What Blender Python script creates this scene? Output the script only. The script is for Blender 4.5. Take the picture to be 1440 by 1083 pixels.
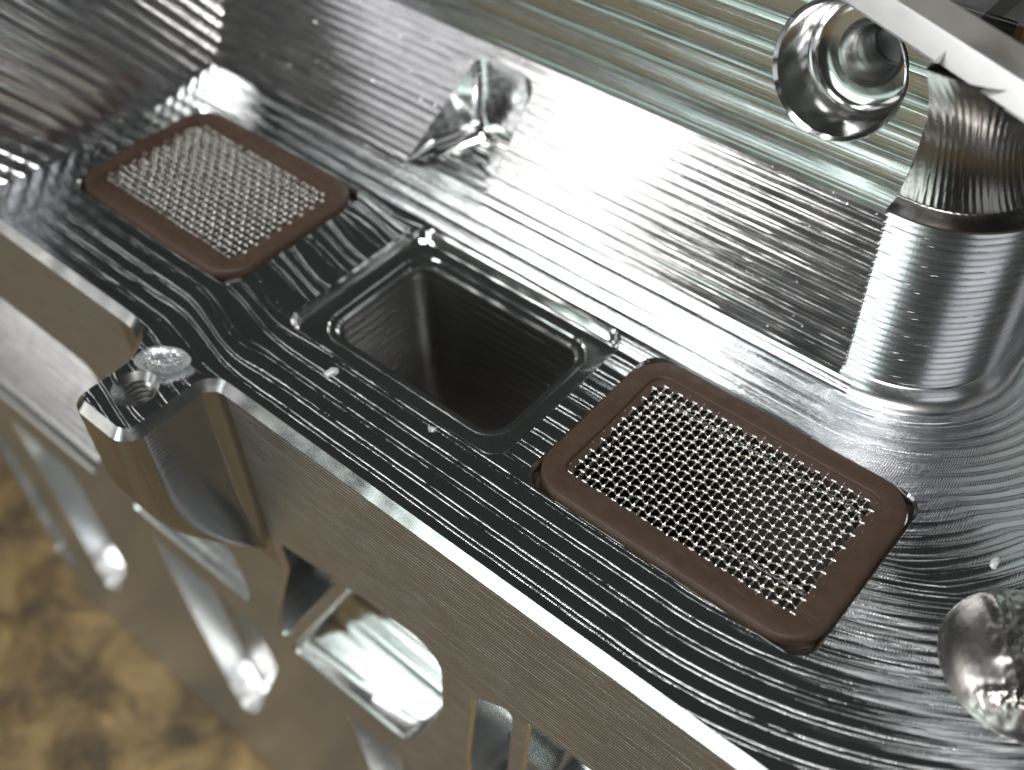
import bpy, math, random
import numpy as np
from mathutils import Matrix, Vector

# ------------------------------------------------------------------ reset
for o in list(bpy.data.objects):
    bpy.data.objects.remove(o, do_unlink=True)
scene = bpy.context.scene
col = scene.collection
K = 0.001                      # the code below is written in millimetres
rng = np.random.default_rng(7)
random.seed(7)

# ------------------------------------------------------------------ camera
R = np.array([[0.7607500404, 0.6484680553, -0.0273597749],
              [0.4646847011, -0.5736057217, -0.6745699404],
              [-0.4531307808, 0.5004654406, -0.7377037604]])
CAM = np.array([67.9153, -64.9240, 92.4837])
cam_d = bpy.data.cameras.new('camera')
cam_o = bpy.data.objects.new('camera', cam_d)
col.objects.link(cam_o)
cam_o.matrix_world = Matrix([[R[0, i], -R[1, i], -R[2, i], CAM[i] * K] for i in range(3)] + [[0, 0, 0, 1]])
cam_d.sensor_width = 36.0
cam_d.lens = 1567.93 / 1440.0 * 36.0
cam_d.clip_start = 0.004
cam_d.clip_end = 50.0
cam_d.dof.use_dof = True
cam_d.dof.focus_distance = 0.1135
cam_d.dof.aperture_fstop = 20.0
scene.camera = cam_o

# ------------------------------------------------------------------ world and lamps
world = bpy.data.worlds.new('World')
scene.world = world
world.use_nodes = True
bg = world.node_tree.nodes['Background']
bg.inputs['Color'].default_value = (0.92, 1.0, 0.93, 1)
bg.inputs['Strength'].default_value = 0.025


def lamp(name, az, el, dist, sx, sy, power, color, roll=0):
    """area lamp seen from the block at azimuth az (degrees from -v towards -u) and elevation el"""
    a, e = math.radians(az), math.radians(el)
    d = Vector((-math.sin(a) * math.cos(e), -math.cos(a) * math.cos(e), math.sin(e)))
    L = bpy.data.lights.new(name, 'AREA')
    L.shape = 'RECTANGLE'
    L.size, L.size_y = sx, sy
    L.energy = power
    L.color = color
    o = bpy.data.objects.new(name, L)
    o.location = d * dist + Vector((0.0, 0.0, 0.0))
    o.rotation_euler = (d.to_track_quat('Z', 'Y') @ Matrix.Rotation(math.radians(roll), 3, 'Z').to_quaternion()).to_euler()
    col.objects.link(o)
    return o


lamp('upper_lamp', 40, 41, 1.6, 0.14, 0.50, 1.05, (1.0, 0.98, 0.95), 14)
lamp('upper_lamp', 53, 58, 1.7, 0.55, 0.34, 5.5, (1.0, 0.98, 0.95), 0)  # added to brighten the deck by way of wall and facet reflections
lamp('upper_lamp', 57, 36, 1.7, 0.40, 0.50, 0.45, (0.97, 0.96, 1.0), 0)  # added fill, brightens the sloped wall left of the notch
lamp('window_lamp', 13, 20, 1.8, 0.84, 0.60, 5.2, (0.88, 1.0, 0.95), 0)
lamp('side_fill', -70, 13, 1.9, 1.1, 0.6, 1.3, (0.95, 0.97, 1.0), 0)  # added fill, lifts the reflections on the column's right side
lamp('side_fill', 48, 13, 2.0, 0.6, 0.34, 0.65, (1.0, 0.98, 0.94), 0)  # added fill for the sloped foot of the left pocket
lamp('horizon_fill', 19, 4, 2.5, 1.7, 0.36, 1.4, (0.82, 1.0, 0.92), 0)  # added dim panel, gives the steep facet its greenish reflection
lamp('overhead_lamp', 15, 79, 1.7, 0.9, 0.12, 2.6, (0.84, 0.91, 1.0), 0)
lamp('key_fill', -20, 69, 1.9, 0.7, 0.6, 19, (1.0, 0.96, 0.91), 0)  # added key light for rubber, wires and ground

scene.view_settings.view_transform = 'Standard'
scene.view_settings.look = 'None'
scene.view_settings.exposure = 0.2
scene.view_settings.gamma = 1.0
scene.view_settings.use_curve_mapping = False


# ------------------------------------------------------------------ small node helpers
class NT:
    def __init__(self, name):
        self.m = bpy.data.materials.new(name)
        self.m.use_nodes = True
        self.t = self.m.node_tree
        self.b = self.t.nodes['Principled BSDF']

    def n(self, kind, **kw):
        nd = self.t.nodes.new(kind)
        for k, v in kw.items():
            setattr(nd, k, v)
        return nd

    def link(self, a, b):
        self.t.links.new(a, b)

    def math(self, op, a, b=None, c=None):
        nd = self.n('ShaderNodeMath', operation=op)
        for i, x in enumerate((a, b, c)):
            if x is None:
                continue
            if isinstance(x, (int, float)):
                nd.inputs[i].default_value = x
            else:
                self.link(x, nd.inputs[i])
        return nd.outputs[0]

    def noise(self, vec, scale, detail=3.0, rough=0.55, dist=0.0):
        nd = self.n('ShaderNodeTexNoise')
        nd.inputs['Scale'].default_value = scale
        nd.inputs['Detail'].default_value = detail
        nd.inputs['Roughness'].default_value = rough
        nd.inputs['Distortion'].default_value = dist
        self.link(vec, nd.inputs['Vector'])
        return nd.outputs[0]

    def ramp(self, fac, stops):
        nd = self.n('ShaderNodeValToRGB')
        el = nd.color_ramp.elements
        while len(el) < len(stops):
            el.new(0.5)
        for e, (p, c) in zip(el, stops):
            e.position = p
            e.color = tuple(c) + (1,) if len(c) == 3 else c
        self.link(fac, nd.inputs[0])
        return nd.outputs[0]

    def maprange(self, x, a, b, c, d):
        nd = self.n('ShaderNodeMapRange')
        self.link(x, nd.inputs[0])
        for i, v in zip((1, 2, 3, 4), (a, b, c, d)):
            nd.inputs[i].default_value = v
        return nd.outputs[0]


def alu(name, base=(0.80, 0.81, 0.82), rough=0.2, fine_pitch=0.0, fine_h=0.0, line_pitch=0.0, line_h=0.0,
        rough_var=0.10, use_tool=True, grime=0.25, crest=None, matte=0.0):
    """cut aluminium. 'tool' attribute holds (along path, across path) in mm."""
    N = NT(name)
    b = N.b
    b.inputs['Metallic'].default_value = 1.0
    tc = N.n('ShaderNodeTexCoord').outputs['Object']
    if use_tool:
        at = N.n('ShaderNodeAttribute', attribute_name='tool').outputs['Vector']
    else:
        mp = N.n('ShaderNodeVectorMath', operation='SCALE')
        mp.inputs[3].default_value = 1000.0
        N.link(tc, mp.inputs[0])
        at = mp.outputs[0]
    sep = N.n('ShaderNodeSeparateXYZ')
    N.link(at, sep.inputs[0])
    s, d, w = sep.outputs
    # smears: noise stretched along the tool path
    st = N.n('ShaderNodeVectorMath', operation='MULTIPLY')
    N.link(at, st.inputs[0])
    st.inputs[1].default_value = (0.12, 1.1, 0.6) if use_tool else (0.25, 0.25, 0.8)
    smear = N.noise(st.outputs[0], 1.0, 5.0, 0.65)
    blot = N.noise(tc, 160.0, 4.0, 0.6, 0.6)
    mix = N.math('ADD', N.math('MULTIPLY', smear, 0.6), N.math('MULTIPLY', blot, 0.4))
    r = N.maprange(mix, 0.3, 0.72, max(0.03, rough - rough_var), rough + rough_var)
    if matte and line_pitch:
        mw = N.math('PINGPONG', d if use_tool else w, line_pitch * 0.5)
        mw = N.math('POWER', N.math('DIVIDE', mw, line_pitch * 0.5), 3.0)
        r = N.math('ADD', r, N.math('MULTIPLY', mw, matte))
    N.link(r, b.inputs['Roughness'])
    g = N.maprange(blot, 0.42, 0.75, 0.0, grime)
    mc = N.n('ShaderNodeMix', data_type='RGBA')
    N.link(g, mc.inputs[0])
    mc.inputs[6].default_value = tuple(base) + (1,)
    mc.inputs[7].default_value = (base[0] * 0.62, base[1] * 0.61, base[2] * 0.58, 1)
    N.link(mc.outputs[2], b.inputs['Base Color'])
    h = None
    if fine_pitch:
        # crescents left by each tooth: fine waves along the path, bent across it
        wob = N.math('MULTIPLY', N.noise(at, 0.9, 2.0), 0.5)
        sd = N.math('ADD', s, wob)
        wv = N.math('SINE', N.math('MULTIPLY', sd, 2 * math.pi / fine_pitch))
        amp = N.maprange(smear, 0.35, 0.65, 0.25, 1.0)
        h = N.math('MULTIPLY', N.math('MULTIPLY', wv, amp), fine_h)
    if line_pitch:
        lw = N.math('ADD', d if use_tool else w, N.math('MULTIPLY', N.noise(st.outputs[0], 0.7, 2.0), 0.12))
        tri = N.math('PINGPONG', lw, line_pitch * 0.5)
        tri = N.math('POWER', N.math('DIVIDE', tri, line_pitch * 0.5), 4.0)
        lv = N.noise(st.outputs[0], 1.3, 2.0)
        l2 = N.math('MULTIPLY', N.math('MULTIPLY', tri, N.maprange(lv, 0.3, 0.7, 0.4, 1.3)), line_h)
        h = l2 if h is None else N.math('ADD', h, l2)
    if crest:
        # cusps between bull-nose passes: two thin ridges per pass, finer where the third component is 1
        def ridges(pitch, hh, gap, wid):
            x = N.math('DIVIDE', d, pitch)
            k = N.math('FLOOR', x)
            f = N.math('SUBTRACT', x, k)
            rnd = N.math('FRACT', N.math('MULTIPLY', N.math('SINE', N.math('MULTIPLY', k, 12.9898)), 43758.5453))
            out = None
            for c0, am in ((0.5 - gap / 2, 1.0), (0.5 + gap / 2, 0.8)):
                q = N.math('DIVIDE', N.math('ABSOLUTE', N.math('SUBTRACT', f, c0)), wid)
                rg = N.math('MAXIMUM', N.math('SUBTRACT', 1.0, q), 0.0)
                rg = N.math('MULTIPLY', N.math('POWER', rg, 1.6), am * hh)
                out = rg if out is None else N.math('ADD', out, rg)
            return N.math('MULTIPLY', out, N.math('ADD', 0.45, N.math('MULTIPLY', rnd, 0.8)))
        c1 = ridges(*crest)
        c2 = ridges(crest[0] * 0.55, crest[1] * 0.55, crest[2] * 1.5, crest[3] * 1.3)
        cm = N.math('ADD', N.math('MULTIPLY', c1, N.math('SUBTRACT', 1.0, w)), N.math('MULTIPLY', c2, w))
        brk = N.maprange(N.noise(st.outputs[0], 1.6, 4.0, 0.7), 0.36, 0.56, 0.15, 1.0)
        if fine_pitch:
            dot = N.maprange(N.math('SINE', N.math('MULTIPLY', sd, 2 * math.pi / fine_pitch)), -1, 1, 0.35, 1.0)
            brk = N.math('MULTIPLY', brk, dot)
        cm = N.math('MULTIPLY', cm, brk)
        h = cm if h is None else N.math('ADD', h, cm)
    sc = N.math('MULTIPLY', N.noise(st.outputs[0], 9.0, 4.0, 0.7), 0.0022)
    h = sc if h is None else N.math('ADD', h, sc)
    bp = N.n('ShaderNodeBump')
    bp.inputs['Strength'].default_value = 1.0
    bp.inputs['Distance'].default_value = K
    N.link(h, bp.inputs['Height'])
    N.link(bp.outputs[0], b.inputs['Normal'])
    return N.m


M_DECK = alu('deck_aluminium', (0.80, 0.82, 0.84), 0.10, 0.27, 0.004, rough_var=0.05, crest=(2.15, 0.075, 0.26, 0.055))
M_WALL = alu('wall_aluminium', (0.80, 0.80, 0.81), 0.145, 0.30, 0.002, 1.28, 0.02, rough_var=0.07, grime=0.45)
M_FACET = alu('facet_aluminium', (0.76, 0.81, 0.80), 0.17, 0.35, 0.0015, 0.75, 0.007, rough_var=0.08)
M_COLUMN = alu('column_aluminium', (0.84, 0.85, 0.88), 0.25, 0.0, 0.0, rough_var=0.06)
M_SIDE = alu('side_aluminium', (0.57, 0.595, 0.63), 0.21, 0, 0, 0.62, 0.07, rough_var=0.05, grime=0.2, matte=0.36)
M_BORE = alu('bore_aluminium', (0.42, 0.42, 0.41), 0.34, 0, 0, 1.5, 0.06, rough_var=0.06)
M_RAIL = alu('rail_aluminium', (0.80, 0.81, 0.82), 0.42, rough_var=0.08, use_tool=False, grime=0.2)
M_EAR = alu('ear_aluminium', (0.52, 0.55, 0.60), 0.15, 0, 0, 0.62, 0.03, rough_var=0.05, grime=0.15, matte=0.06)
M_BEVEL = alu('bevel_aluminium', (0.84, 0.85, 0.85), 0.22, rough_var=0.08, use_tool=False, grime=0.2)
M_THREAD = alu('thread_aluminium', (0.62, 0.62, 0.62), 0.25, rough_var=0.06, use_tool=False)
M_SMOOTH = alu('smooth_aluminium', (0.82, 0.83, 0.83), 0.12, rough_var=0.06, use_tool=False, grime=0.2)
M_POCKET = alu('pocket_aluminium', (0.84, 0.85, 0.85), 0.22, rough_var=0.08, use_tool=False, grime=0.15)
M_ROUGH = alu('rough_aluminium', (0.52, 0.50, 0.48), 0.30, 0, 0, rough_var=0.12, use_tool=False, grime=0.6)


def rubber():
    N = NT('brown_rubber')
    tc = N.n('ShaderNodeTexCoord').outputs['Object']
    nz = N.noise(tc, 420.0, 5.0, 0.6)
    dust = N.math('GREATER_THAN', N.noise(tc, 3800.0, 2.0, 0.6), 0.735)
    scf = N.n('ShaderNodeVectorMath', operation='MULTIPLY')
    N.link(tc, scf.inputs[0])
    scf.inputs[1].default_value = (0.12, 1.0, 1.0)
    scuff = N.maprange(N.noise(scf.outputs[0], 2600.0, 4.0, 0.6), 0.58, 0.74, 0.0, 0.5)
    mx = N.n('ShaderNodeMix', data_type='RGBA')
    N.link(N.math('MAXIMUM', N.math('MULTIPLY', dust, 0.7), N.math('MULTIPLY', scuff, N.maprange(N.noise(tc, 150.0), 0.48, 0.62, 0.0, 0.6))), mx.inputs[0])
    mx.inputs[7].default_value = (0.17, 0.135, 0.115, 1)
    N.link(mx.outputs[2], N.b.inputs['Base Color'])
    N.link(N.ramp(nz, [(0.3, (0.044, 0.025, 0.016)), (0.7, (0.064, 0.038, 0.025))]), mx.inputs[6])
    N.link(N.maprange(N.noise(tc, 900.0, 3.0), 0.3, 0.7, 0.42, 0.62), N.b.inputs['Roughness'])
    N.b.inputs['Specular IOR Level'].default_value = 0.4
    bp = N.n('ShaderNodeBump')
    bp.inputs['Distance'].default_value = K
    h = N.math('ADD', N.math('MULTIPLY', N.noise(tc, 2600.0, 3.0), 0.012), N.math('MULTIPLY', N.noise(tc, 500.0, 2.0), 0.04))
    N.link(h, bp.inputs['Height'])
    N.link(bp.outputs[0], N.b.inputs['Normal'])
    return N.m


def steel():
    N = NT('wire_steel')
    N.b.inputs['Metallic'].default_value = 1.0
    tc = N.n('ShaderNodeTexCoord').outputs['Object']
    N.link(N.ramp(N.noise(tc, 900.0, 3.0), [(0.3, (0.52, 0.50, 0.46)), (0.7, (0.74, 0.72, 0.68))]), N.b.inputs['Base Color'])
    N.b.inputs['Roughness'].default_value = 0.2
    return N.m


def clear():
    N = NT('clear_droplet')
    N.b.inputs['Base Color'].default_value = (0.97, 0.98, 1, 1)
    N.b.inputs['Roughness'].default_value = 0.05
    N.b.inputs['Transmission Weight'].default_value = 0.86
    N.b.inputs['IOR'].default_value = 1.46
    tc = N.n('ShaderNodeTexCoord').outputs['Object']
    bp = N.n('ShaderNodeBump')
    bp.inputs['Distance'].default_value = K
    N.link(N.math('MULTIPLY', N.noise(tc, 900.0, 2.0, 0.5, 1.0), 0.25), bp.inputs['Height'])
    N.link(bp.outputs[0], N.b.inputs['Normal'])
    return N.m


def chipmat():
    N = NT('pale_chip')
    N.b.inputs['Base Color'].default_value = (0.66, 0.67, 0.66, 1)
    N.b.inputs['Roughness'].default_value = 0.4
    N.b.inputs['Metallic'].default_value = 0.4
    return N.m


def brown_ground():
    N = NT('brown_ground')
    tc = N.n('ShaderNodeTexCoord').outputs['Object']
    a = N.noise(tc, 60.0, 7.0, 0.66, 0.6)
    c = N.ramp(a, [(0.32, (0.022, 0.016, 0.009)), (0.46, (0.11, 0.074, 0.032)), (0.58, (0.23, 0.155, 0.06)), (0.72, (0.34, 0.24, 0.10))])
    N.link(c, N.b.inputs['Base Color'])
    N.b.inputs['Roughness'].default_value = 0.55
    bp = N.n('ShaderNodeBump')
    bp.inputs['Distance'].default_value = 0.003
    N.link(a, bp.inputs['Height'])
    N.link(bp.outputs[0], N.b.inputs['Normal'])
    return N.m


def swarf_mat():
    N = NT('bright_swarf')
    N.b.inputs['Metallic'].default_value = 1.0
    N.b.inputs['Base Color'].default_value = (0.9, 0.9, 0.9, 1)
    N.b.inputs['Roughness'].default_value = 0.22
    return N.m


M_SWARF = swarf_mat()
M_RUBBER, M_STEEL, M_CLEAR, M_CHIP, M_GROUND = rubber(), steel(), clear(), chipmat(), brown_ground()


# ------------------------------------------------------------------ mesh helpers
def link_mesh(name, verts, faces, mat, parent=None, tool=None, smooth=True, sharp=None):
    me = bpy.data.meshes.new(name)
    V = np.asarray(verts, float) * K
    me.from_pydata(V.tolist(), [], faces if isinstance(faces, list) else faces.tolist())
    if tool is not None:
        at = me.attributes.new('tool', 'FLOAT_VECTOR', 'POINT')
        at.data.foreach_set('vector', np.asarray(tool, np.float32).ravel())
    me.materials.append(mat)
    if smooth:
        me.polygons.foreach_set('use_smooth', np.ones(len(me.polygons), bool))
        if sharp:
            me.update()
            me.set_sharp_from_angle(angle=math.radians(sharp))
    me.update()
    o = bpy.data.objects.new(name, me)
    col.objects.link(o)
    if parent is not None:
        o.parent = parent
    return o


def tag(o, label=None, cat=None, group=None, kind=None):
    for k, v in (('label', label), ('category', cat), ('group', group), ('kind', kind)):
        if v:
            o[k] = v
    return o


def empty(name, loc):
    o = bpy.data.objects.new(name, None)
    o.empty_display_size = 0.01
    o.location = Vector(loc) * K
    col.objects.link(o)
    return o


def sdf_poly(P, poly):
    """signed distance to a closed polygon, negative inside"""
    A = np.asarray(poly, float)
    B = np.roll(A, -1, 0)
    d2 = np.full(len(P), 1e18)
    ins = np.zeros(len(P), bool)
    for a, b in zip(A, B):
        e = b - a
        w = P - a
        t = np.clip((w @ e) / max(e @ e, 1e-12), 0, 1)
        q = w - t[:, None] * e
        d2 = np.minimum(d2, (q * q).sum(1))
        if a[1] != b[1]:
            c = ((a[1] > P[:, 1]) != (b[1] > P[:, 1])) & (P[:, 0] < (b[0] - a[0]) * (P[:, 1] - a[1]) / (b[1] - a[1]) + a[0])
            ins ^= c
    d = np.sqrt(d2)
    return np.where(ins, -d, d)


def sheet(xs, ys, holes=(), inside=None, snap=0.35):
    """grid with holes (closed polygons) whose rims are snapped to the outlines; returns 2-D points and quads"""
    nx, ny = len(xs), len(ys)
    X, Y = np.meshgrid(xs, ys, indexing='ij')
    P = np.c_[X.ravel(), Y.ravel()]
    step = max(np.diff(xs).max(), np.diff(ys).max())

    def D(Q):
        d = np.full(len(Q), 1e9)
        if inside is not None:
            d = np.minimum(d, -sdf_poly(Q, inside))
        for h in holes:
            h = np.asarray(h)
            lo, hi = h.min(0) - 4 * step, h.max(0) + 4 * step
            m = ((Q > lo) & (Q < hi)).all(1)
            if m.any():
                d[m] = np.minimum(d[m], sdf_poly(Q[m], h))
        return d
    d = D(P)
    tol = snap * step
    good = d > tol
    idx = np.arange(nx * ny).reshape(nx, ny)
    F = np.stack([idx[:-1, :-1], idx[1:, :-1], idx[1:, 1:], idx[:-1, 1:]], -1).reshape(-1, 4)
    F = F[good[F].any(1)]
    used = np.zeros(len(P), bool)
    used[F] = True
    mv = np.where(used & ~good)[0]
    e = 1e-3
    for _ in range(3):
        Q = P[mv]
        dq = D(Q)
        gx = (D(Q + [e, 0]) - D(Q - [e, 0])) / (2 * e)
        gy = (D(Q + [0, e]) - D(Q - [0, e])) / (2 * e)
        g = np.c_[gx, gy]
        g /= np.maximum(np.linalg.norm(g, axis=1), 0.3)[:, None]
        dq = np.clip(dq, -2 * step, 2 * step)
        P[mv] = Q - g * dq[:, None]
    m = -np.ones(len(P), int)
    w = np.where(used)[0]
    m[w] = np.arange(len(w))
    return P[w], m[F]


def rrect(cx, cy, L, W, r, n=8):
    out = []
    for (sx, sy, a0) in ((1, 1, 0), (-1, 1, 90), (-1, -1, 180), (1, -1, 270)):
        for i in range(n + 1):
            a = math.radians(a0 + 90 * i / n)
            out.append((cx + sx * (L / 2 - r) + r * math.cos(a), cy + sy * (W / 2 - r) + r * math.sin(a)))
    return np.array(out)


def circle(cx, cy, r, n=48):
    a = np.linspace(0, 2 * math.pi, n, endpoint=False)
    return np.c_[cx + r * np.cos(a), cy + r * np.sin(a)]


def densify(P, step, closed=True):
    P = np.asarray(P, float)
    out = []
    n = len(P)
    for i in range(n if closed else n - 1):
        a, b = P[i], P[(i + 1) % n]
        k = max(1, int(math.ceil(np.linalg.norm(b - a) / step)))
        for j in range(k):
            out.append(a + (b - a) * j / k)
    if not closed:
        out.append(P[-1])
    return np.array(out)


def round_poly(pts, r, n=6):
    """closed polygon with every corner rounded to radius r (number or list)"""
    P = np.asarray(pts, float)
    out = []
    N = len(P)
    for i in range(N):
        p, a, b = P[i], P[i - 1], P[(i + 1) % N]
        rr = r[i] if hasattr(r, '__len__') else r
        u = (a - p) / np.linalg.norm(a - p)
        v = (b - p) / np.linalg.norm(b - p)
        ang = math.acos(np.clip(u @ v, -1, 1))
        if rr <= 0 or ang > 3.1:
            out.append(p)
            continue
        t = rr / math.tan(ang / 2)
        c = p + (u + v) / np.linalg.norm(u + v) * rr / math.sin(ang / 2)
        s, e = p + u * t - c, p + v * t - c
        a0 = math.atan2(s[1], s[0])
        da = math.atan2(e[1], e[0]) - a0
        da = (da + math.pi) % (2 * math.pi) - math.pi
        for k in range(n + 1):
            q = a0 + da * k / n
            out.append(c + rr * np.array([math.cos(q), math.sin(q)]))
    return np.array(out)


def loft(rings, closed=True):
    n = len(rings[0])
    V = np.concatenate(rings)
    F = []
    m = n if closed else n - 1
    for k in range(len(rings) - 1):
        a, b = k * n, (k + 1) * n
        for i in range(m):
            j = (i + 1) % n
            F.append((a + i, b + i, b + j, a + j))
    return V, F


def offset_rr(cx, cy, L, W, r, o, n=8):
    return rrect(cx, cy, L - 2 * o, W - 2 * o, max(0.15, r - o), n)


def wob(x, y, f, seed, oct=5):
    """cheap smooth noise from sines, about -1..1"""
    g = np.random.default_rng(seed)
    s = np.zeros_like(x)
    for _ in range(oct):
        a, b, p = g.normal(0, f), g.normal(0, f), g.uniform(0, 6.28)
        s += np.sin(a * x + b * y + p)
    return s / math.sqrt(oct) * 0.7


# ------------------------------------------------------------------ the ground under the block
gx = np.linspace(-1500, 1500, 61)
P, F = sheet(gx, gx)
g = link_mesh('ground', np.c_[P, -152 + 1.5 * wob(P[:, 0], P[:, 1], 0.01, 3)], F, M_GROUND)
tag(g, 'mottled golden brown surface blurred below the block', 'ground', kind='structure')

# ================================================================== THE BLOCK
block = empty('aluminium_block', (0, 0, -152))
tag(block, 'machined aluminium block with grooved deck, sloped walls and triangular side pockets', 'machined block')
BASE = Vector((0, 0, -152)) * K


def part(name, V, F, mat, parent=None, **kw):
    if 'tool' not in kw:
        Q = np.asarray(V, float)
        kw['tool'] = np.c_[Q[:, 0] + Q[:, 1], Q[:, 2], 0 * Q[:, 0]]
    o = link_mesh(name, V, F, mat, None, **kw)
    o.parent = parent or block
    o.matrix_parent_inverse = Matrix.Translation(-BASE)
    return o


def subpart(name, V, F, mat, parent, **kw):
    o = link_mesh(name, V, F, mat, None, **kw)
    o.parent = parent
    return o


# plan of the deck: three screen recesses in a row, edge at v = -22.2, ear with a tapped hole
REC = [(-43.5, 0.0), (0.0, 0.3), (37.2, 0.2)]
RL, RW, RR_ = 34.0, 23.7, 2.4
EDGE, CH = -22.2, 1.1
WB = 20.3                    # foot of the sloped wall
CC, CR = np.array([40.5, 33.3]), 11.7      # lifter column


def ear_outline(off=0.0):
    """edge of the deck from left to right with the ear; off > 0 grows outwards"""
    L, Rr, Fv = -25.9, -17.3, -34.3
    pts = [(-140, EDGE)]

    def arc(cx, cy, r, a0, a1, n):
        for i in range(n + 1):
            a = math.radians(a0 + (a1 - a0) * i / n)
            pts.append((cx + r * math.cos(a), cy + r * math.sin(a)))
    arc(L - 6.5, EDGE - 6.5, 6.5 - off, 90, 0, 12)
    arc(L + 1.3, Fv + 1.3, 1.3 + off, 180, 270, 6)
    arc(Rr - 1.6, Fv + 1.6, 1.6 + off, 270, 360, 7)
    arc(Rr + 3.0, EDGE - 3.0, 3.0 - off, 180, 90, 8)
    pts.append((130, EDGE))
    P = np.array(pts)
    P[0, 1] = P[-1, 1] = EDGE - off
    return P


def paths(x, y):
    """tool path field: s along the pass, d across it, both in mm"""
    dx = np.maximum(x - CC[0], 0)
    dy = CC[1] - y
    rad = np.hypot(dx, dy)
    d = rad - CR
    ang = np.arctan2(dx, dy)
    s = np.where(x < CC[0], x, CC[0] + ang * np.maximum(rad, 1))
    # the passes jog beside the window, where the cutter went round the ear
    t = np.clip((x + 30) / 14, 0, 1)
    jog = t * t * (3 - 2 * t)
    d = d - 2.6 * jog * np.clip((14 - y) / 10, 0, 1)
    t2 = np.exp(-((x + 21) / 6.5) ** 2)
    d = d + t2 * 0.7 * np.sin(y * 0.9 + x * 0.25) * np.clip((16 - y) / 8, 0, 1)
    d = d + 0.05 * wob(x, y, 0.16, 11) + 0.012 * wob(x, y, 0.9, 12)
    return s, d


PITCH, TOOL_R = 2.15, 9.0


def deck_z(x, y):
    s, d = paths(x, y)
    out = np.zeros_like(x)
    k = np.floor(d / PITCH)
    t = d / PITCH - k - 0.5
    hsh = np.sin(k * 12.9898) * 43758.5453
    hsh = hsh - np.floor(hsh)
    z = (t * PITCH) ** 2 / (2 * TOOL_R) - PITCH ** 2 / (8 * TOOL_R)
    # a second, shallower pass between the main ones leaves a doubled crest
    z2 = -0.035 * np.exp(-((np.abs(t) - 0.5) / 0.055) ** 2)
    # finer arcs beside the column
    fine = np.clip((x - 49) / 8, 0, 1) * np.clip((y + 16) / 12, 0, 1)
    pf = 1.15
    tf = d / pf - np.floor(d / pf) - 0.5
    zf = (tf * pf) ** 2 / (2 * 1.5) - pf ** 2 / (8 * 1.5)
    out = z * (1 - fine) + zf * 0.4 * fine
    out += 0.012 * wob(x, y, 0.5, 21)
    return out


HOLE = (-21.9, -29.5, 2.75)
top_edge = ear_outline(0.0)
region = np.concatenate([top_edge, [(130, 70), (-140, 70)]])
xs = np.arange(-72.5, 112, 0.24)
ys = np.arange(-35.5, 66, 0.24)
xs_, ys_ = xs, ys
recs = [rrect(cx, cy, RL, RW, RR_) for cx, cy in REC]
P, F = sheet(xs_, ys_, recs + [circle(*HOLE)], inside=region)
ctr = P[F].mean(1)
F = F[~((ctr[:, 1] > 24) & (ctr[:, 0] < 44) & ~((ctr[:, 0] > -30) & (ctr[:, 0] < -12) & (ctr[:, 1] < 34)))]
s, d = paths(P[:, 0], P[:, 1])
part('deck', np.c_[P, deck_z(P[:, 0], P[:, 1])], F, M_DECK,
     tool=np.c_[s, d, np.clip((P[:, 0] - 49) / 8, 0, 1) * np.clip((P[:, 1] + 16) / 12, 0, 1)])


# bevelled edge of the deck
def sweep(rings, name, mat, parent=None, closed=False, **kw):
    V, F = loft(rings, closed)
    return part(name, V, F, mat, parent, **kw)


e0 = densify(ear_outline(0.0), 0.5, False)
e1 = ear_outline(CH)
# same sampling on both outlines
raw0 = ear_outline(0.0)
cnt = [max(1, int(math.ceil(np.linalg.norm(raw0[i + 1] - raw0[i]) / 0.6))) for i in range(len(raw0) - 1)]


def resample(raw):
    out = []
    for i, k in enumerate(cnt):
        for j in range(k):
            out.append(raw[i] + (raw[i + 1] - raw[i]) * j / k)
    out.append(raw[-1])
    return np.array(out)


e0, e1 = resample(ear_outline(0.0)), resample(ear_outline(CH))
ein = resample(ear_outline(-0.25))
z0 = deck_z(e0[:, 0], e0[:, 1])
jit = 0.04 * wob(e0[:, 0], e0[:, 1], 1.7, 31)
sweep([np.c_[ein, z0 - 0.3], np.c_[e0, z0 + 0.002], np.c_[e1, -CH + jit]], 'edge_bevel', M_BEVEL, sharp=25)

# ------------------------------------------------------------------ outer side with pockets
SV = EDGE - CH
sel = (e1[:, 0] > -34.2) & (e1[:, 0] < -13.7)
i0, i1 = np.where(sel)[0][[0, -1]]
eu = e1[i0:i1 + 1]
uL, uR = eu[0, 0], eu[-1, 0]


def ear_g(z):
    if z > -13:
        return 1.0
    t = min(1.0, (-13 - z) / 21.0)
    return (1 - t ** 1.7)


rings = []
for z in list(np.arange(-CH, -36, -0.55)) + [-36.0]:
    gk = ear_g(z)
    q = eu.copy()
    q[:, 1] = SV + (eu[:, 1] - SV) * gk
    rings.append(np.c_[q, np.full(len(q), z)])
for rg in rings[:1]:
    rg[:, 2] += jit[i0:i1 + 1]
sweep(rings, 'mounting_ear', M_EAR, sharp=40)

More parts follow.
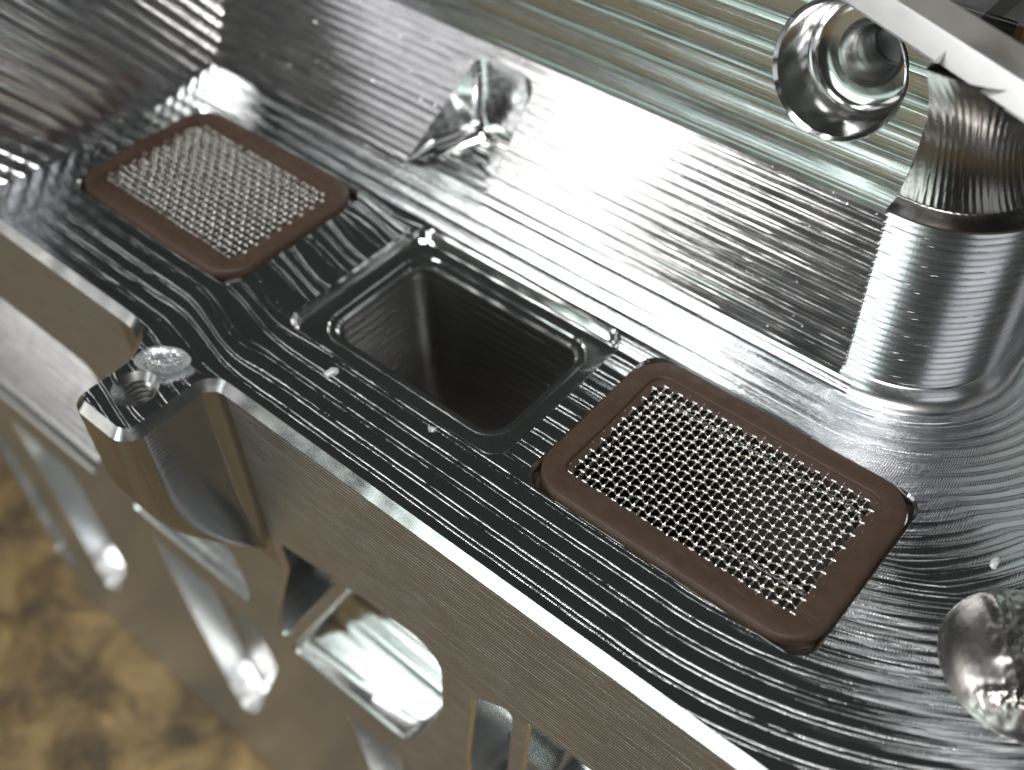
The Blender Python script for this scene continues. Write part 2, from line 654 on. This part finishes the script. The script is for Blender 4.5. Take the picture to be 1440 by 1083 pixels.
# pockets milled into the side (u, z)
PK = [   # outline, corner radii, depth, height of the sloped foot
    ([(-124, -20.0), (-45.0, -20.0), (-69.0, -61.0), (-124, -62.0)], [4, 5, 2, 3], 15.0, 16.0),
    ([(-62.0, -61.0), (-38.0, -38.0), (-31.0, -38.0), (-26.5, -48.0), (-26.5, -60.0)], [2, 3, 3, 3, 2], 14.0, 12.0),
    ([(-104, -70.0), (-82, -70.0), (-79.0, -100.0), (-99.0, -134.0)], [3, 3, 3, 4], 6.0, 0.0),
    ([(-58.0, -68.0), (-28.0, -68.0), (-26.5, -80.0), (-50.0, -134.0)], [3, 3, 3, 4], 6.0, 0.0),
    ([(-19.0, -64.0), (1.4, -26.0), (17.5, -24.0), (16.0, -40.0), (8.0, -62.0)], [1.0, 1.5, 4.5, 5, 4], 34.0, 34.0),
    ([(27.0, -64.0), (30.5, -24.0), (66.0, -23.0), (58.0, -62.0)], [1.0, 1.5, 5, 5], 34.0, 34.0),
    ([(-9.0, -72.0), (22.0, -72.0), (22.0, -84.0), (-1.0, -134.0)], [3, 3, 3, 4], 6.0, 0.0),
    ([(-124, -69.0), (-117, -70.0), (-112.0, -134.0), (-124, -134.0)], [2, 3, 3, 2], 9.0, 0.0),
    ([(-12.9, -29.0), (-0.4, -26.5), (-19.8, -62.5), (-21.2, -58.0), (-12.7, -35.6)], [2, 0.6, 1.0, 1.5, 2.5], 12.0, 0.0),
    ([(22.0, -29.0), (28.5, -24.2), (25.5, -60.0), (19.0, -62.0), (19.5, -48.0)], [3, 1, 1.5, 3, 3], 12.0, 0.0),
]
sxs = np.arange(-122.0, 112.1, 0.8)
szs = np.concatenate([np.arange(-152, -1.2, 0.8), [-CH]])
holes = [np.array([(uL, -36.0), (uL, 3.0), (uR, 3.0), (uR, -36.0)])]
PKO = []
for pts, r, dep, foot in PK:
    q = densify(round_poly(pts, r), 1.2)
    PKO.append((q, dep, foot))
    holes.append(q)
P, F = sheet(sxs, szs, holes)
V = np.c_[P[:, 0], np.full(len(P), SV), P[:, 1]]
part('side_wall', V, F, M_SIDE, smooth=False)

for q, dep, foot in PKO:
    c = q.mean(0)
    e = np.roll(q, -1, 0) - np.roll(q, 1, 0)
    nrm = np.c_[-e[:, 1], e[:, 0]] / np.linalg.norm(e, axis=1)[:, None]
    if ((c - q) * nrm).sum(1).mean() < 0:
        nrm = -nrm
    zlo = q[:, 1].min()

    def dfun(z, dep=dep, foot=foot, zlo=zlo):
        if foot <= 0:
            return np.full_like(z, dep)
        return np.minimum(dep, 0.7 + np.maximum(z - zlo, 0) * dep / foot)
    rg = []
    for o, fr_ in ((0, 0.0), (0.4, 0.0), (0.45, 0.75), (0.6, 0.95), (1.1, 1.0)):
        p = q + nrm * o
        dd = dfun(p[:, 1]) * fr_ + (0.4 if 0 < o < 0.5 else 0.0)
        rg.append(np.c_[p[:, 0], SV + np.minimum(dd, dfun(p[:, 1]) + 0.001), p[:, 1]])
    V, F = loft(rg)
    pk = part('pocket', V, F, M_POCKET, sharp=35)
    inner = q + nrm * 0.95
    lo, hi = inner.min(0), inner.max(0)
    P2, F2 = sheet(np.arange(lo[0], hi[0] + 0.9, 0.9), np.arange(lo[1], hi[1] + 0.6, 0.6), inside=inner)
    zf_ = dfun(P2[:, 1])
    rip = (0.22 * np.sin(P2[:, 1] * 1.05 + P2[:, 0] * 0.02) + 0.10 * np.sin(P2[:, 1] * 2.9 + 1.0)) if dep > 30 else 0.0
    V2 = np.c_[P2[:, 0], SV + zf_ + 0.002 + rip, P2[:, 1]]
    o_ = link_mesh('pocket_floor', V2, F2, M_WALL if foot else M_SIDE, None, tool=np.c_[P2[:, 0], P2[:, 1] * 1.2, 0 * zf_], sharp=30)
    o_.parent = pk

# ------------------------------------------------------------------ recesses and the passages under them
def recess(cx, cy, deep):
    prof = [(-0.3, -0.35, True), (0.0, 0.002, True), (0.32, -0.30, True), (0.42, -1.35, False), (0.62, -1.62, False), (0.95, -1.70, False),
            (2.55, -1.72, False), (2.7, -1.95, False), (3.0, -2.02, False), (3.55, -2.04, False), (3.85, -2.35, False), (3.95, -3.2, False), (3.95, -34.0, False)]
    if deep:
        prof = prof[:-1] + [(3.9, -4.5, False), (2.2, -7.0, False), (0.6, -11.0, False), (0.6, -60.0, False)]
    rg = []
    for o, z, follow in prof:
        rr = RR_ if o < 2.0 else 5.6
        if o < 2.0:
            q = densify(offset_rr(cx, cy, RL, RW, RR_, 0, 8), 0.5)
            cen = np.array([cx, cy])
            base = offset_rr(cx, cy, RL, RW, RR_, o, 8)
            b0 = offset_rr(cx, cy, RL, RW, RR_, 0, 8)
        else:
            base = offset_rr(cx, cy, RL, RW, 3.95 + 2.2, o, 8)
            b0 = offset_rr(cx, cy, RL, RW, RR_, 0, 8)
        n = len(base)
        out = []
        for i in range(n):
            k = max(1, int(math.ceil(np.linalg.norm(b0[(i + 1) % n] - b0[i]) / 0.5)))
            for j in range(k):
                out.append(base[i] + (base[(i + 1) % n] - base[i]) * j / k)
        q = np.array(out)
        zz = np.full(len(q), z)
        if follow:
            zz = zz + deck_z(q[:, 0], q[:, 1])
        zz = zz + 0.015 * wob(q[:, 0], q[:, 1], 1.4, 40)
        rg.append(np.c_[q, zz])
    V, F = loft(rg[:11])
    rim = part('recess_rim', V, F, M_SMOOTH, sharp=30)
    V, F = loft(rg[10:])
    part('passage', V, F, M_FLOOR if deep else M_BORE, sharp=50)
    q = rrect(cx, cy, RL - 1, RW - 1, 2)
    zf0 = -60.0 if deep else -34.0
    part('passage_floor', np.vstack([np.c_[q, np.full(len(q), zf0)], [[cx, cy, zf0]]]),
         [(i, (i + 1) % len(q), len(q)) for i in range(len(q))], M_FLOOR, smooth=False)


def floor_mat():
    N = NT('shade_painted_floor')
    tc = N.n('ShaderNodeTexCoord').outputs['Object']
    N.link(N.ramp(N.noise(tc, 60.0, 4.0), [(0.42, (0.006, 0.005, 0.004)), (0.7, (0.05, 0.036, 0.018))]), N.b.inputs['Base Color'])  # near-black colour stands in for the shade down in the passages
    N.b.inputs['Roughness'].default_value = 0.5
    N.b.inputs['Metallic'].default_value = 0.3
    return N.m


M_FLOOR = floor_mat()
for i_, c in enumerate(REC):
    recess(*c, i_ != 1)


# ------------------------------------------------------------------ tapped holes
def tapped(name, origin, ax, ux, r0, r1, depth, tpitch, parent, lead=0.45, zfun=None, mat=None, n=40, amp=0.26):
    """chamfer and V thread; ax points into the metal, ux across the hole"""
    origin, ax, ux = (np.array(t, float) for t in (origin, ax, ux))
    vx = np.cross(ax, ux)
    a = np.linspace(0, 2 * math.pi, n, endpoint=False)
    prof = [(r0 + 0.15, 0.25), (r0, -0.004), (r1 + 0.12, lead)]
    h = lead
    while h < depth:
        prof += [(r1 - amp, h + tpitch * 0.42), (r1 - amp, h + tpitch * 0.55), (r1 + 0.1, h + tpitch * 0.97)]
        h += tpitch
    rg = []
    for k, (r, z) in enumerate(prof):
        hz = z + 0 * a
        p = origin + r * (np.cos(a)[:, None] * ux + np.sin(a)[:, None] * vx) + hz[:, None] * ax
        if zfun is not None and k < 2:
            p[:, 2] += zfun(p[:, 0], p[:, 1])
        rg.append(p)
    rg.append(origin + 0.3 * r1 * (np.cos(a)[:, None] * ux + np.sin(a)[:, None] * vx) + (h + 0.02) * ax)
    V, F = loft(rg)
    c = origin + ax * (h + 0.02)
    V = np.vstack([V, [c]])
    b0 = (len(rg) - 1) * n
    F += [(b0 + i, b0 + (i + 1) % n, len(V) - 1) for i in range(n)]
    return part(name, V, F, mat or M_THREAD, parent, sharp=35)


tapped('tapped_hole', (HOLE[0], HOLE[1], 0), (0, 0, -1), (1, 0, 0), HOLE[2], 2.2, 12, 0.85, None, zfun=deck_z)

# ------------------------------------------------------------------ sloped valley wall and steep facet above it
WT = (33.8, 13.5)
FA = math.radians(78)
slope_len = math.hypot(WT[0] - WB, WT[1])
FACET_LEN = 23.5
FR = 3.0                     # foot fillet


def wall_profile(sv):
    """sv: length up the wall from its foot (negative = foot fillet) -> v, z, normal"""
    sv = np.asarray(sv, float)
    v = np.empty_like(sv)
    z = np.empty_like(sv)
    nv = np.empty_like(sv)
    nz = np.empty_like(sv)
    c45 = math.sqrt(0.5)
    a = sv <= slope_len
    v[a] = WB + sv[a] * c45
    z[a] = sv[a] * c45
    nv[a], nz[a] = -c45, c45
    b = ~a
    q = sv[b] - slope_len
    v[b] = WT[0] + q * math.cos(FA)
    z[b] = WT[1] + q * math.sin(FA)
    nv[b], nz[b] = -math.sin(FA), math.cos(FA)
    # fillet at the foot: blend z from the deck
    t = FR * math.tan(math.radians(22.5))
    f = sv < t
    ang = np.clip((sv[f] + t) / (2 * t), 0, 1) * math.radians(45)
    v[f] = WB - t + FR * np.sin(ang)
    z[f] = FR * (1 - np.cos(ang)) - 0.16
    nv[f], nz[f] = -np.sin(ang), np.cos(ang)
    # slightly rounded break between wall and facet
    w = np.clip((sv - slope_len) / 0.9, -1, 1)
    mix = (w + 1) / 2
    return v, z, nv, nz


def wall_scallop(u, sv):
    p1 = np.where(sv < slope_len, 1.28, 3.1)
    r1 = np.where(sv < slope_len, 4.0, 11.0)
    q = np.where(sv < slope_len, sv, sv - slope_len) + 0.02 * wob(u, sv, 0.35, 51) + 0.012 * u * 0
    k = np.floor(q / p1)
    t = q / p1 - k - 0.5
    hh = np.sin(k * 78.233 + 3.1) * 43758.5453
    hh = hh - np.floor(hh)
    z = (t * p1) ** 2 / (2 * r1) - p1 ** 2 / (8 * r1)
    amp = np.clip((sv - 0.5) / 2.0, 0, 1)
    amp = amp * np.clip(np.abs(sv - slope_len) / 1.0, 0.0, 1)
    return (z - 0.03 * hh) * amp * (0.85 + 0.15 * wob(u, sv, 0.12, 52)) + 0.01 * wob(u, sv, 0.2, 53)


def wall_map(P):
    u, sv = P[:, 0], P[:, 1]
    v, z, nv, nz = wall_profile(sv)
    h = wall_scallop(u, sv)
    return np.c_[u, v + nv * h, z + nz * h]


tt = FR * math.tan(math.radians(22.5))
# notch: upright pocket milled into the wall
NX = [(-28.6, WB - 4), (-23.9, 32.4), (-13.5, 32.4), (-13.2, WB - 4)]
c45 = math.sqrt(0.5)
notch_plan = round_poly(NX, [0, 2.0, 2.0, 0], 8)
notch_sv = np.c_[notch_plan[:, 0], (notch_plan[:, 1] - WB) / c45]
# counterbored hole centre on the facet
HB_U, HB_S, HB_R = 24.8, slope_len + (26.3 - WT[1]) / math.sin(FA), 7.6
xs = np.arange(-72, 40.6, 0.42)
ys = np.concatenate([np.arange(-tt, slope_len - 0.05, 0.17), np.arange(slope_len, slope_len + FACET_LEN + .01, 0.25)])
P, F = sheet(xs, ys, [densify(notch_sv, 0.4), circle(HB_U, HB_S, HB_R)])
fcx = P[F].mean(1)
STEP_U = 5.0
LOW = 15.0
F = F[~((fcx[:, 0] < STEP_U) & (fcx[:, 1] > slope_len + LOW))]
lo = P[F][:, :, 1].mean(1) < slope_len
for nm, m, mat in (('sloped_wall', lo, M_WALL), ('upper_facet', ~lo, M_FACET)):
    Fm = F[m]
    w = np.unique(Fm)
    mp = -np.ones(len(P), int)
    mp[w] = np.arange(len(w))
    part(nm, wall_map(P[w]), mp[Fm], mat, tool=np.c_[P[w], 0 * w])

# land behind the facet, and the far wall beyond the column
zt = WT[1] + FACET_LEN * math.sin(FA)
vt = WT[0] + FACET_LEN * math.cos(FA)
for ua, ub, ln in ((-72.0, STEP_U, LOW), (STEP_U, 112.0, FACET_LEN)):
    P, F = sheet(np.linspace(ua, ub, 12), np.arange(0, 400, 16.0))
    z_, v_ = WT[1] + ln * math.sin(FA), WT[0] + ln * math.cos(FA)
    part('bank_land', np.c_[P[:, 0], v_ + P[:, 1], z_ - 0.05 * P[:, 1] - 0.3], F, M_RAIL)
P, F = sheet(np.arange(46.0, 112.1, 0.8), np.arange(-1, 36, 0.5))
part('far_wall', np.c_[P[:, 0], 56 + 0.3 * np.sin(P[:, 1] * 0.9) + 0.12 * P[:, 1], P[:, 1]], F, M_FACET)

# notch walls, with a swept fillet at the floor
q = densify(notch_plan, 0.4, False)
e = np.gradient(q, axis=0)
nrm = np.c_[e[:, 1], -e[:, 0]] / np.linalg.norm(e, axis=1)[:, None]
if nrm[len(q) // 2, 1] > 0:
    nrm = -nrm
top = np.maximum(q[:, 1] - WB, -0.3)
rg = []
for k in range(8):
    a = k / 7 * math.pi / 2
    fr = np.minimum(2.6, np.maximum(top, 0.05) * 0.6)
    o = fr * (1 - math.sin(a))
    p = q + nrm * o[:, None]
    rg.append(np.c_[p, -0.2 + fr * (1 - math.cos(a)) * 1.0])
zb = rg[-1][:, 2]
for k in range(1, 7):
    zz = zb + (top + 0.03 - zb) * k / 6
    ww = 0.05 * wob(q[:, 0] * 3, zz, 2.0, 61)
    rg.append(np.c_[q + nrm * (ww * (1 - k / 6))[:, None], zz])
sweep(rg, 'notch', M_SMOOTH, sharp=60)

# counterbore and threaded hole
fn_in = np.array([0, math.sin(FA), -math.cos(FA)])
fu = np.array([1.0, 0, 0])
fc = np.array([HB_U, WT[0] + (HB_S - slope_len) * math.cos(FA), WT[1] + (HB_S - slope_len) * math.sin(FA)])
fv = np.cross(fn_in, fu)
a = np.linspace(0, 2 * math.pi, 64, endpoint=False)
ring = np.cos(a)[:, None] * fu + np.sin(a)[:, None] * fv
rg = []
for r, dpt in ((HB_R + 0.35, 0.3), (HB_R + 0.02, -0.16), (HB_R - 0.35, 0.2), (HB_R - 0.5, 6.6), (HB_R - 0.9, 7.6), (HB_R - 1.8, 8.2), (HB_R - 2.9, 8.3), (3.9, 8.35), (3.75, 8.6)):
    rg.append(fc + r * ring + fn_in * dpt)
V, F = loft(rg)
cb = part('counterbore', V, F, M_SMOOTH, sharp=40)
t_ = tapped('bolt_thread', fc + fn_in * 8.5, fn_in, fu, 3.8, 3.55, 7.5, 1.5, None, lead=0.35, amp=0.6)
t_.parent = cb
t_.matrix_parent_inverse = Matrix.Identity(4)


# ------------------------------------------------------------------ lifter column at the right
def column():
    cu, cv = CC
    pts = [(38.9, 48.0), (38.9, cv - CR - 0.02)]
    n = 40
    for i in range(n + 1):
        a = math.radians(-92 + 92 * i / n)
        pts.append((cu + CR * math.cos(a), cv + CR * math.sin(a)))
    pts.append((cu + CR, 60.0))
    base = np.array(pts)
    q = densify(base, 0.22, False)
    # outward normals
    e = np.gradient(q, axis=0)
    nrm = np.c_[e[:, 1], -e[:, 0]] / np.linalg.norm(e, axis=1)[:, None]
    s_len = np.r_[0, np.cumsum(np.linalg.norm(np.diff(q, axis=0), axis=1))]
    rg, tl = [], []
    ZT = 23.8
    fr = 2.2
    for k in range(7):       # foot fillet
        a = k / 6 * math.pi / 2
        o = fr * (1 - math.sin(a))
        z = -0.2 + fr * (1 - math.cos(a))
        rg.append(np.c_[q + nrm * o, np.full(len(q), z)])
    p1, r1 = 0.86, 0.62
    z = fr - 0.2 + 0.001
    zs = np.arange(z + 0.1, ZT, 0.07)
    for z in zs:
        ph = z + 0.02 * np.sin(s_len * 0.7) + 0.0 * s_len
        kf = np.floor(ph / p1)
        t = ph / p1 - kf
        up = -p1 * (0.40 * t + 0.22 * t * t)
        full = -p1 * (0.40 * 0.84 + 0.22 * 0.84 ** 2)
        h = np.where(t < 0.84, up, full * (1 - (t - 0.84) / 0.16))
        rg.append(np.c_[q + nrm * (h + 0.01 * np.sin(kf * 9.1))[:, None], np.full(len(q), z)])
    V, F = loft(rg, False)
    low = part('lifter_column', V, F, M_COLUMN, tool=np.c_[np.tile(s_len, len(rg)), V[:, 2], 0 * V[:, 2]], sharp=50)
    # upper waist: the cut face at the left stays where it is
    nin = nrm.copy()
    nin[q[:, 0] < 38.95] = (0.0, 0.0)
    nin[:, 0] = np.maximum(nin[:, 0], 0.0)
    edge = (q[:, 0] < 38.95) & (q[:, 1] < CC[1] - CR + 6.0)
    nin[edge, 1] = -np.clip((CC[1] - CR + 6.0 - q[edge, 1]) / 6.0, 0, 1)
    rg = []
    z_list = [(0.0, ZT - 0.1), (0.05, ZT + 0.12), (1.0, ZT + 0.2), (2.2, ZT + 0.35)]
    for o, z in z_list:
        rg.append(np.c_[q - nin * o, np.full(len(q), z)])
    for t in np.linspace(0, 1, 150)[1:]:
        z = ZT + 0.35 + t * 14.95
        o = 2.2 * (1 - t) + 3.0 * math.sin(math.pi * t) ** 0.9
        ph = (t * 5 + s_len * 1.1)
        tt_ = ph - np.floor(ph) - 0.5
        h = 0.05 * (tt_ ** 2 * 4 - 1)
        rg.append(np.c_[q - nin * (o - h)[:, None], np.full(len(q), z)])
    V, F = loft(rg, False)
    part('column_waist', V, F, M_WAIST_SHADE, tool=np.c_[np.tile(s_len, len(rg)), V[:, 2], 0 * V[:, 2]], sharp=50)


M_WAIST_SHADE = alu('waist_shade_aluminium', (0.30, 0.29, 0.275), 0.24, 0.0, 0.0, rough_var=0.06, grime=0.4)  # base darkened in place of the dark reflections on the waist
column()

# ------------------------------------------------------------------ rail across the top right corner
A0, A1 = np.array([31.8, 29.0, 40.0]), np.array([46.7, 23.1, 40.0])
B0 = np.array([37.5, 27.2, 42.6])
dr = (A1 - A0) / np.linalg.norm(A1 - A0)
lowp = np.array([27.6, 29.2, 38.2])
sec = [lowp, A0 + [0, 0, -0.25], A0 + [0.3, 0.2, 0.0], B0 - dr * 1.0, B0 - dr * 1.0 + [0.3, 0.6, -0.4], B0 + [0, 1.5, -7.0], lowp + [1.0, 3.0, -1.5]]
rg = []
for t in np.linspace(-40, 60, 60):
    rg.append(np.array([p + dr * t for p in sec]))
V, F = loft(rg)
F += [tuple(range(len(sec)))[::-1], tuple(len(V) - len(sec) + i for i in range(len(sec)))]
part('top_rail', V, F, M_RAIL, sharp=20)

# ------------------------------------------------------------------ end boss closing the deck on the left
aa = np.arange(-40, 60, 0.6)
bb = np.arange(-46, 60, 0.22)
A, B = np.meshgrid(aa, bb, indexing='ij')
A, B = A.ravel(), B.ravel()
vv = 0.62 * A + 0.785 * B
zz = -0.785 * A + 0.62 * B
p1 = 1.9
t = B / p1 - np.floor(B / p1) - 0.5
h = (t * p1) ** 2 / (2 * 2.6) - p1 ** 2 / (8 * 2.6)
uu = -65.4 - ((B + 3) ** 2) / (2 * 60.0) * (B > -3) - ((B + 3) ** 2) / (2 * 26.0) * (B < -3) + h
keep = (zz > -2.5) & (zz < 32) & (vv > -30) & (vv < 40)
idx = np.arange(len(A)).reshape(len(aa), len(bb))
F = np.stack([idx[:-1, :-1], idx[1:, :-1], idx[1:, 1:], idx[:-1, 1:]], -1).reshape(-1, 4)
F = F[keep[F].all(1)]
w = np.unique(F)
mp = -np.ones(len(A), int)
mp[w] = np.arange(len(w))
part('end_boss', np.c_[uu, vv, zz][w], mp[F], M_WALL, tool=np.c_[A, B, 0 * A][w])

# ------------------------------------------------------------------ round stud on the deck at the right
cu, cv, cr = 69.5, 1.2, 8.0
rr = np.linspace(0, 1, 90)
aa = np.linspace(0, 2 * math.pi, 220, endpoint=False)
RR2, AA = np.meshgrid(rr, aa, indexing='ij')
x = cu + cr * RR2 * np.cos(AA)
y = cv + cr * RR2 * np.sin(AA)
zz = 2.6 * np.maximum(0, 1 - RR2 ** 3.2) ** 0.6 - 0.3
dg = (x - cu) * 0.83 + (y - cv) * 0.55
cg = -(x - cu) * 0.55 + (y - cv) * 0.83
xr, yr = x.ravel(), y.ravel()
fade = 1 - RR2 ** 8
n1 = wob(xr, yr, 1.6, 71, 9).reshape(x.shape)
n2 = wob(xr, yr, 4.5, 72, 12).reshape(x.shape)
zz += fade * 0.5 * np.exp(-((dg + 2.6 + 0.4 * n1) / 0.75) ** 2)                       # torn ridge
zz -= fade * 1.1 * np.clip((dg + 1.2) / 2.5, 0, 1)                                   # brushed step beyond it
zz += fade * 0.05 * np.sin(7.5 * (cg * 0.75 + 0.10 * dg * dg) + 2 * n1) * np.clip((dg + 1.0) / 1.0, 0, 1)
zz += fade * 0.45 * np.exp(-((cg + 5.0 + 0.5 * n1) / 1.1) ** 2) * (0.6 + 0.6 * n2)    # torn lip
zz += fade * 0.07 * n2 * np.clip((dg + 4) / 2, 0.15, 1)
V = np.c_[x.ravel(), y.ravel(), zz.ravel()]
idx = np.arange(V.shape[0]).reshape(x.shape)
F = np.stack([idx[:-1], idx[1:], np.roll(idx[1:], -1, 1), np.roll(idx[:-1], -1, 1)], -1).reshape(-1, 4)
part('round_stud', V, F, M_ROUGH)


# ================================================================== WIRE SCREENS
WP, WR, WAU, WAV = 0.95, 0.15, 0.22, 0.09
OL, OW = 27.0, 16.6


def wire_mesh(name, length, phase, WA):
    n = int(length / WP * 10)
    t = np.linspace(-length / 2, length / 2, n)
    z = WA * np.tanh(1.9 * np.cos(math.pi * t / WP + phase)) / math.tanh(1.9)
    k = 7
    a = np.linspace(0, 2 * math.pi, k, endpoint=False)
    dz = np.gradient(z, t)
    nn = np.hypot(1, dz)
    rg = []
    for i in range(n):
        nx, nz = -dz[i] / nn[i], 1 / nn[i]
        rg.append(np.c_[t[i] + WR * np.cos(a) * nx, WR * np.sin(a), z[i] + WR * np.cos(a) * nz])
    V, F = loft(rg)
    me = bpy.data.meshes.new(name)
    me.from_pydata((V * K).tolist(), [], F)
    me.materials.append(M_STEEL)
    me.polygons.foreach_set('use_smooth', np.ones(len(me.polygons), bool))
    return me


NU, NV = int(OW / WP) + 1, int(OL / WP) + 1
W_U = [wire_mesh('wire', OL + 1.0, math.pi * k, WAU) for k in (0, 1)]
W_V = [wire_mesh('wire', OW + 1.0, math.pi * k, WAV) for k in (0, 1)]
GL, GW, GR = 33.3, 23.1, 4.5


def screen(cx, cy, label, seed, rot):
    root = empty('mesh_screen', (cx, cy, -1.7))
    root.rotation_euler.z = rot
    tag(root, label, 'filter screen', 'wire screens in the deck recesses')
    g_ = np.random.default_rng(seed)
    prof = [(0.35, 0.0, 0), (0.0, 0.35, 0), (0.0, 2.0, 0), (0.12, 2.26, 0), (0.4, 2.36, 0), (2.35, 2.36, 0), (2.52, 2.30, 0), (2.58, 2.02, 0), (2.78, 1.96, 0),
            (3.3, 1.95, .3), (3.5, 1.85, 1), (3.55, 1.5, .8), (3.3, 0.4, 0), (0.35, 0.0, 0)]
    rg = []
    for o, z, jt in prof:
        b0 = rrect(0, 0, GL, GW, GR, 9)
        base = offset_rr(0, 0, GL, GW, GR, o, 9)
        n = len(base)
        out = []
        for i in range(n):
            k = max(1, int(math.ceil(np.linalg.norm(b0[(i + 1) % n] - b0[i]) / 0.35)))
            for j in range(k):
                out.append(base[i] + (base[(i + 1) % n] - base[i]) * j / k)
        q = np.array(out)
        e = np.roll(q, -1, 0) - np.roll(q, 1, 0)
        nr = np.c_[-e[:, 1], e[:, 0]] / np.maximum(np.linalg.norm(e, axis=1), 1e-6)[:, None]
        j = jt * (0.16 * wob(q[:, 0], q[:, 1], 2.6, seed) + 0.10 * wob(q[:, 0], q[:, 1], 7.0, seed + 1))
        w2 = 0.05 * wob(q[:, 0], q[:, 1], 0.35, seed + 2)
        q = q + nr * (j + w2)[:, None]
        rg.append(np.c_[q, np.full(len(q), z) + 0.03 * wob(q[:, 0], q[:, 1], 0.3, seed + 3)])
    V, F = loft(rg)
    link_mesh('gasket', V, F, M_RUBBER, root, sharp=60)
    zc = 1.72
    for i in range(NU):
        o = bpy.data.objects.new('wire', W_U[i % 2])
        o.location = Vector((0, (i - (NU - 1) / 2) * WP + g_.normal(0, .015), zc)) * K
        o.parent = root
        col.objects.link(o)
    for i in range(NV):
        # crests of the crossing wires must miss each other
        u = (i - (NV - 1) / 2) * WP
        par = 0 if math.cos(math.pi * u / WP) * (1) > 0 else 1
        o = bpy.data.objects.new('wire', W_V[(i + SHIFT) % 2])
        o.location = Vector((u + g_.normal(0, .01), 0, zc)) * K
        o.rotation_euler.z = math.pi / 2
        o.parent = root
        col.objects.link(o)
    return root


# U wire i at crossing u_j has height WA*cos(pi*u_j/WP + pi*i); choose V parity so heights are opposite there
_u0 = -(NV - 1) / 2 * WP
_v0 = -(NU - 1) / 2 * WP
hu = math.cos(math.pi * _u0 / WP)
hv = math.cos(math.pi * _v0 / WP)
SHIFT = 0 if hu * hv < 0 else 1
OFF_U = abs(hu) < 0.5
screen(REC[2][0], REC[2][1], 'brown gasketed wire mesh screen between the open window and the round stud', 101, 0.004)
screen(REC[0][0], REC[0][1], 'brown gasketed wire mesh screen against the ribbed end boss, past the notch', 202, -0.006)


# ================================================================== LOOSE BITS
def blob(name, loc, sx, sy, sz, rotz, mat, seed, n=20, m=12, amp=0.15, tilt=0.0):
    a = np.linspace(0, 2 * math.pi, n, endpoint=False)
    b = np.linspace(0, math.pi, m)
    Bm, Am = np.meshgrid(b, a, indexing='ij')
    x, y, z = np.sin(Bm) * np.cos(Am), np.sin(Bm) * np.sin(Am), np.cos(Bm)
    r = 1 + amp * wob(x.ravel() * 2 + z.ravel(), y.ravel() * 2 - z.ravel(), 1.6, seed).reshape(x.shape)
    V = np.c_[(x * r * sx).ravel(), (y * r * sy).ravel(), ((z * r + 0.8) * sz).ravel()]
    idx = np.arange(len(V)).reshape(x.shape)
    F = np.stack([idx[:-1], idx[1:], np.roll(idx[1:], -1, 1), np.roll(idx[:-1], -1, 1)], -1).reshape(-1, 4)
    o = link_mesh(name, V, F, mat)
    o.location = Vector(loc) * K
    o.rotation_euler = (0, tilt, rotz)
    return o


def dz1(x, y):
    return float(deck_z(np.array([x]), np.array([y]))[0])


o = blob('droplet', (-22.3, -24.9, dz1(-22.3, -24.9) - 0.03), 3.2, 2.0, 1.0, math.radians(38), M_CLEAR, 5, 36, 22, 0.12)
tag(o, 'clear droplet lying on the deck beside the tapped hole of the ear', 'droplet')
for (x, y, r, lab) in ((-6.2, -13.8, 0.75, 'small pale chip beside the open window, towards the ear'),
                       (8.6, -12.6, 0.5, 'small pale chip beside the open window, towards the brown screen'),
                       (62.6, 9.4, 0.6, 'small pale chip on the deck beside the round stud')):
    o = blob('metal_chip', (x, y, dz1(x, y) - 0.02), r, r * 0.7, r * 0.3, random.uniform(0, 3), M_CHIP, int(x * 10) + 900, 9, 6, 0.55)
    o.data.polygons.foreach_set('use_smooth', np.zeros(len(o.data.polygons), bool))
    tag(o, lab, 'chip', 'loose chips on the deck')

# fine bright swarf left on the sloped wall and its edges: too small to count
pts = []
g_ = np.random.default_rng(5)
for _ in range(70):
    pts.append((g_.normal(-40, 7), abs(g_.normal(13, 4.5))))
for _ in range(26):
    t = g_.uniform()
    pts.append((-28.6 + 4.4 * t + g_.normal(0, .25), t * 16.5 + g_.normal(0, .3)))
for _ in range(40):
    pts.append((g_.uniform(-34, 34), slope_len + g_.normal(0, 0.25)))
for _ in range(60):
    pts.append((g_.uniform(-62, 38), g_.uniform(1, 18)))
pts = np.array([p for p in pts if 0.3 < p[1] < 22 and not (-29.5 < p[0] < -12.8 and p[1] < 17.2 and p[0] > -28.9 + 4.4 * p[1] / 17)])
W3 = wall_map(pts)
V, F = [], []
for i_, p in enumerate(W3):
    r = g_.uniform(0.05, 0.16)
    b0 = len(V)
    dirs = g_.normal(size=(6, 3))
    dirs /= np.linalg.norm(dirs, axis=1)[:, None]
    base = np.array([[1, 0, 0], [-1, 0, 0], [0, 1, 0], [0, -1, 0], [0, 0, 1], [0, 0, -1]], float) + 0.35 * dirs
    for q_ in base:
        V.append(p + np.array([0, -0.5, 0.5]) * r + q_ * r * g_.uniform(0.7, 1.3))
    for f_ in ((0, 2, 4), (2, 1, 4), (1, 3, 4), (3, 0, 4), (2, 0, 5), (1, 2, 5), (3, 1, 5), (0, 3, 5)):
        F.append(tuple(b0 + k for k in f_))
o = link_mesh('swarf', np.array(V), F, M_SWARF, smooth=False)
tag(o, 'fine bright swarf specks scattered over the sloped wall', 'swarf', kind='stuff')
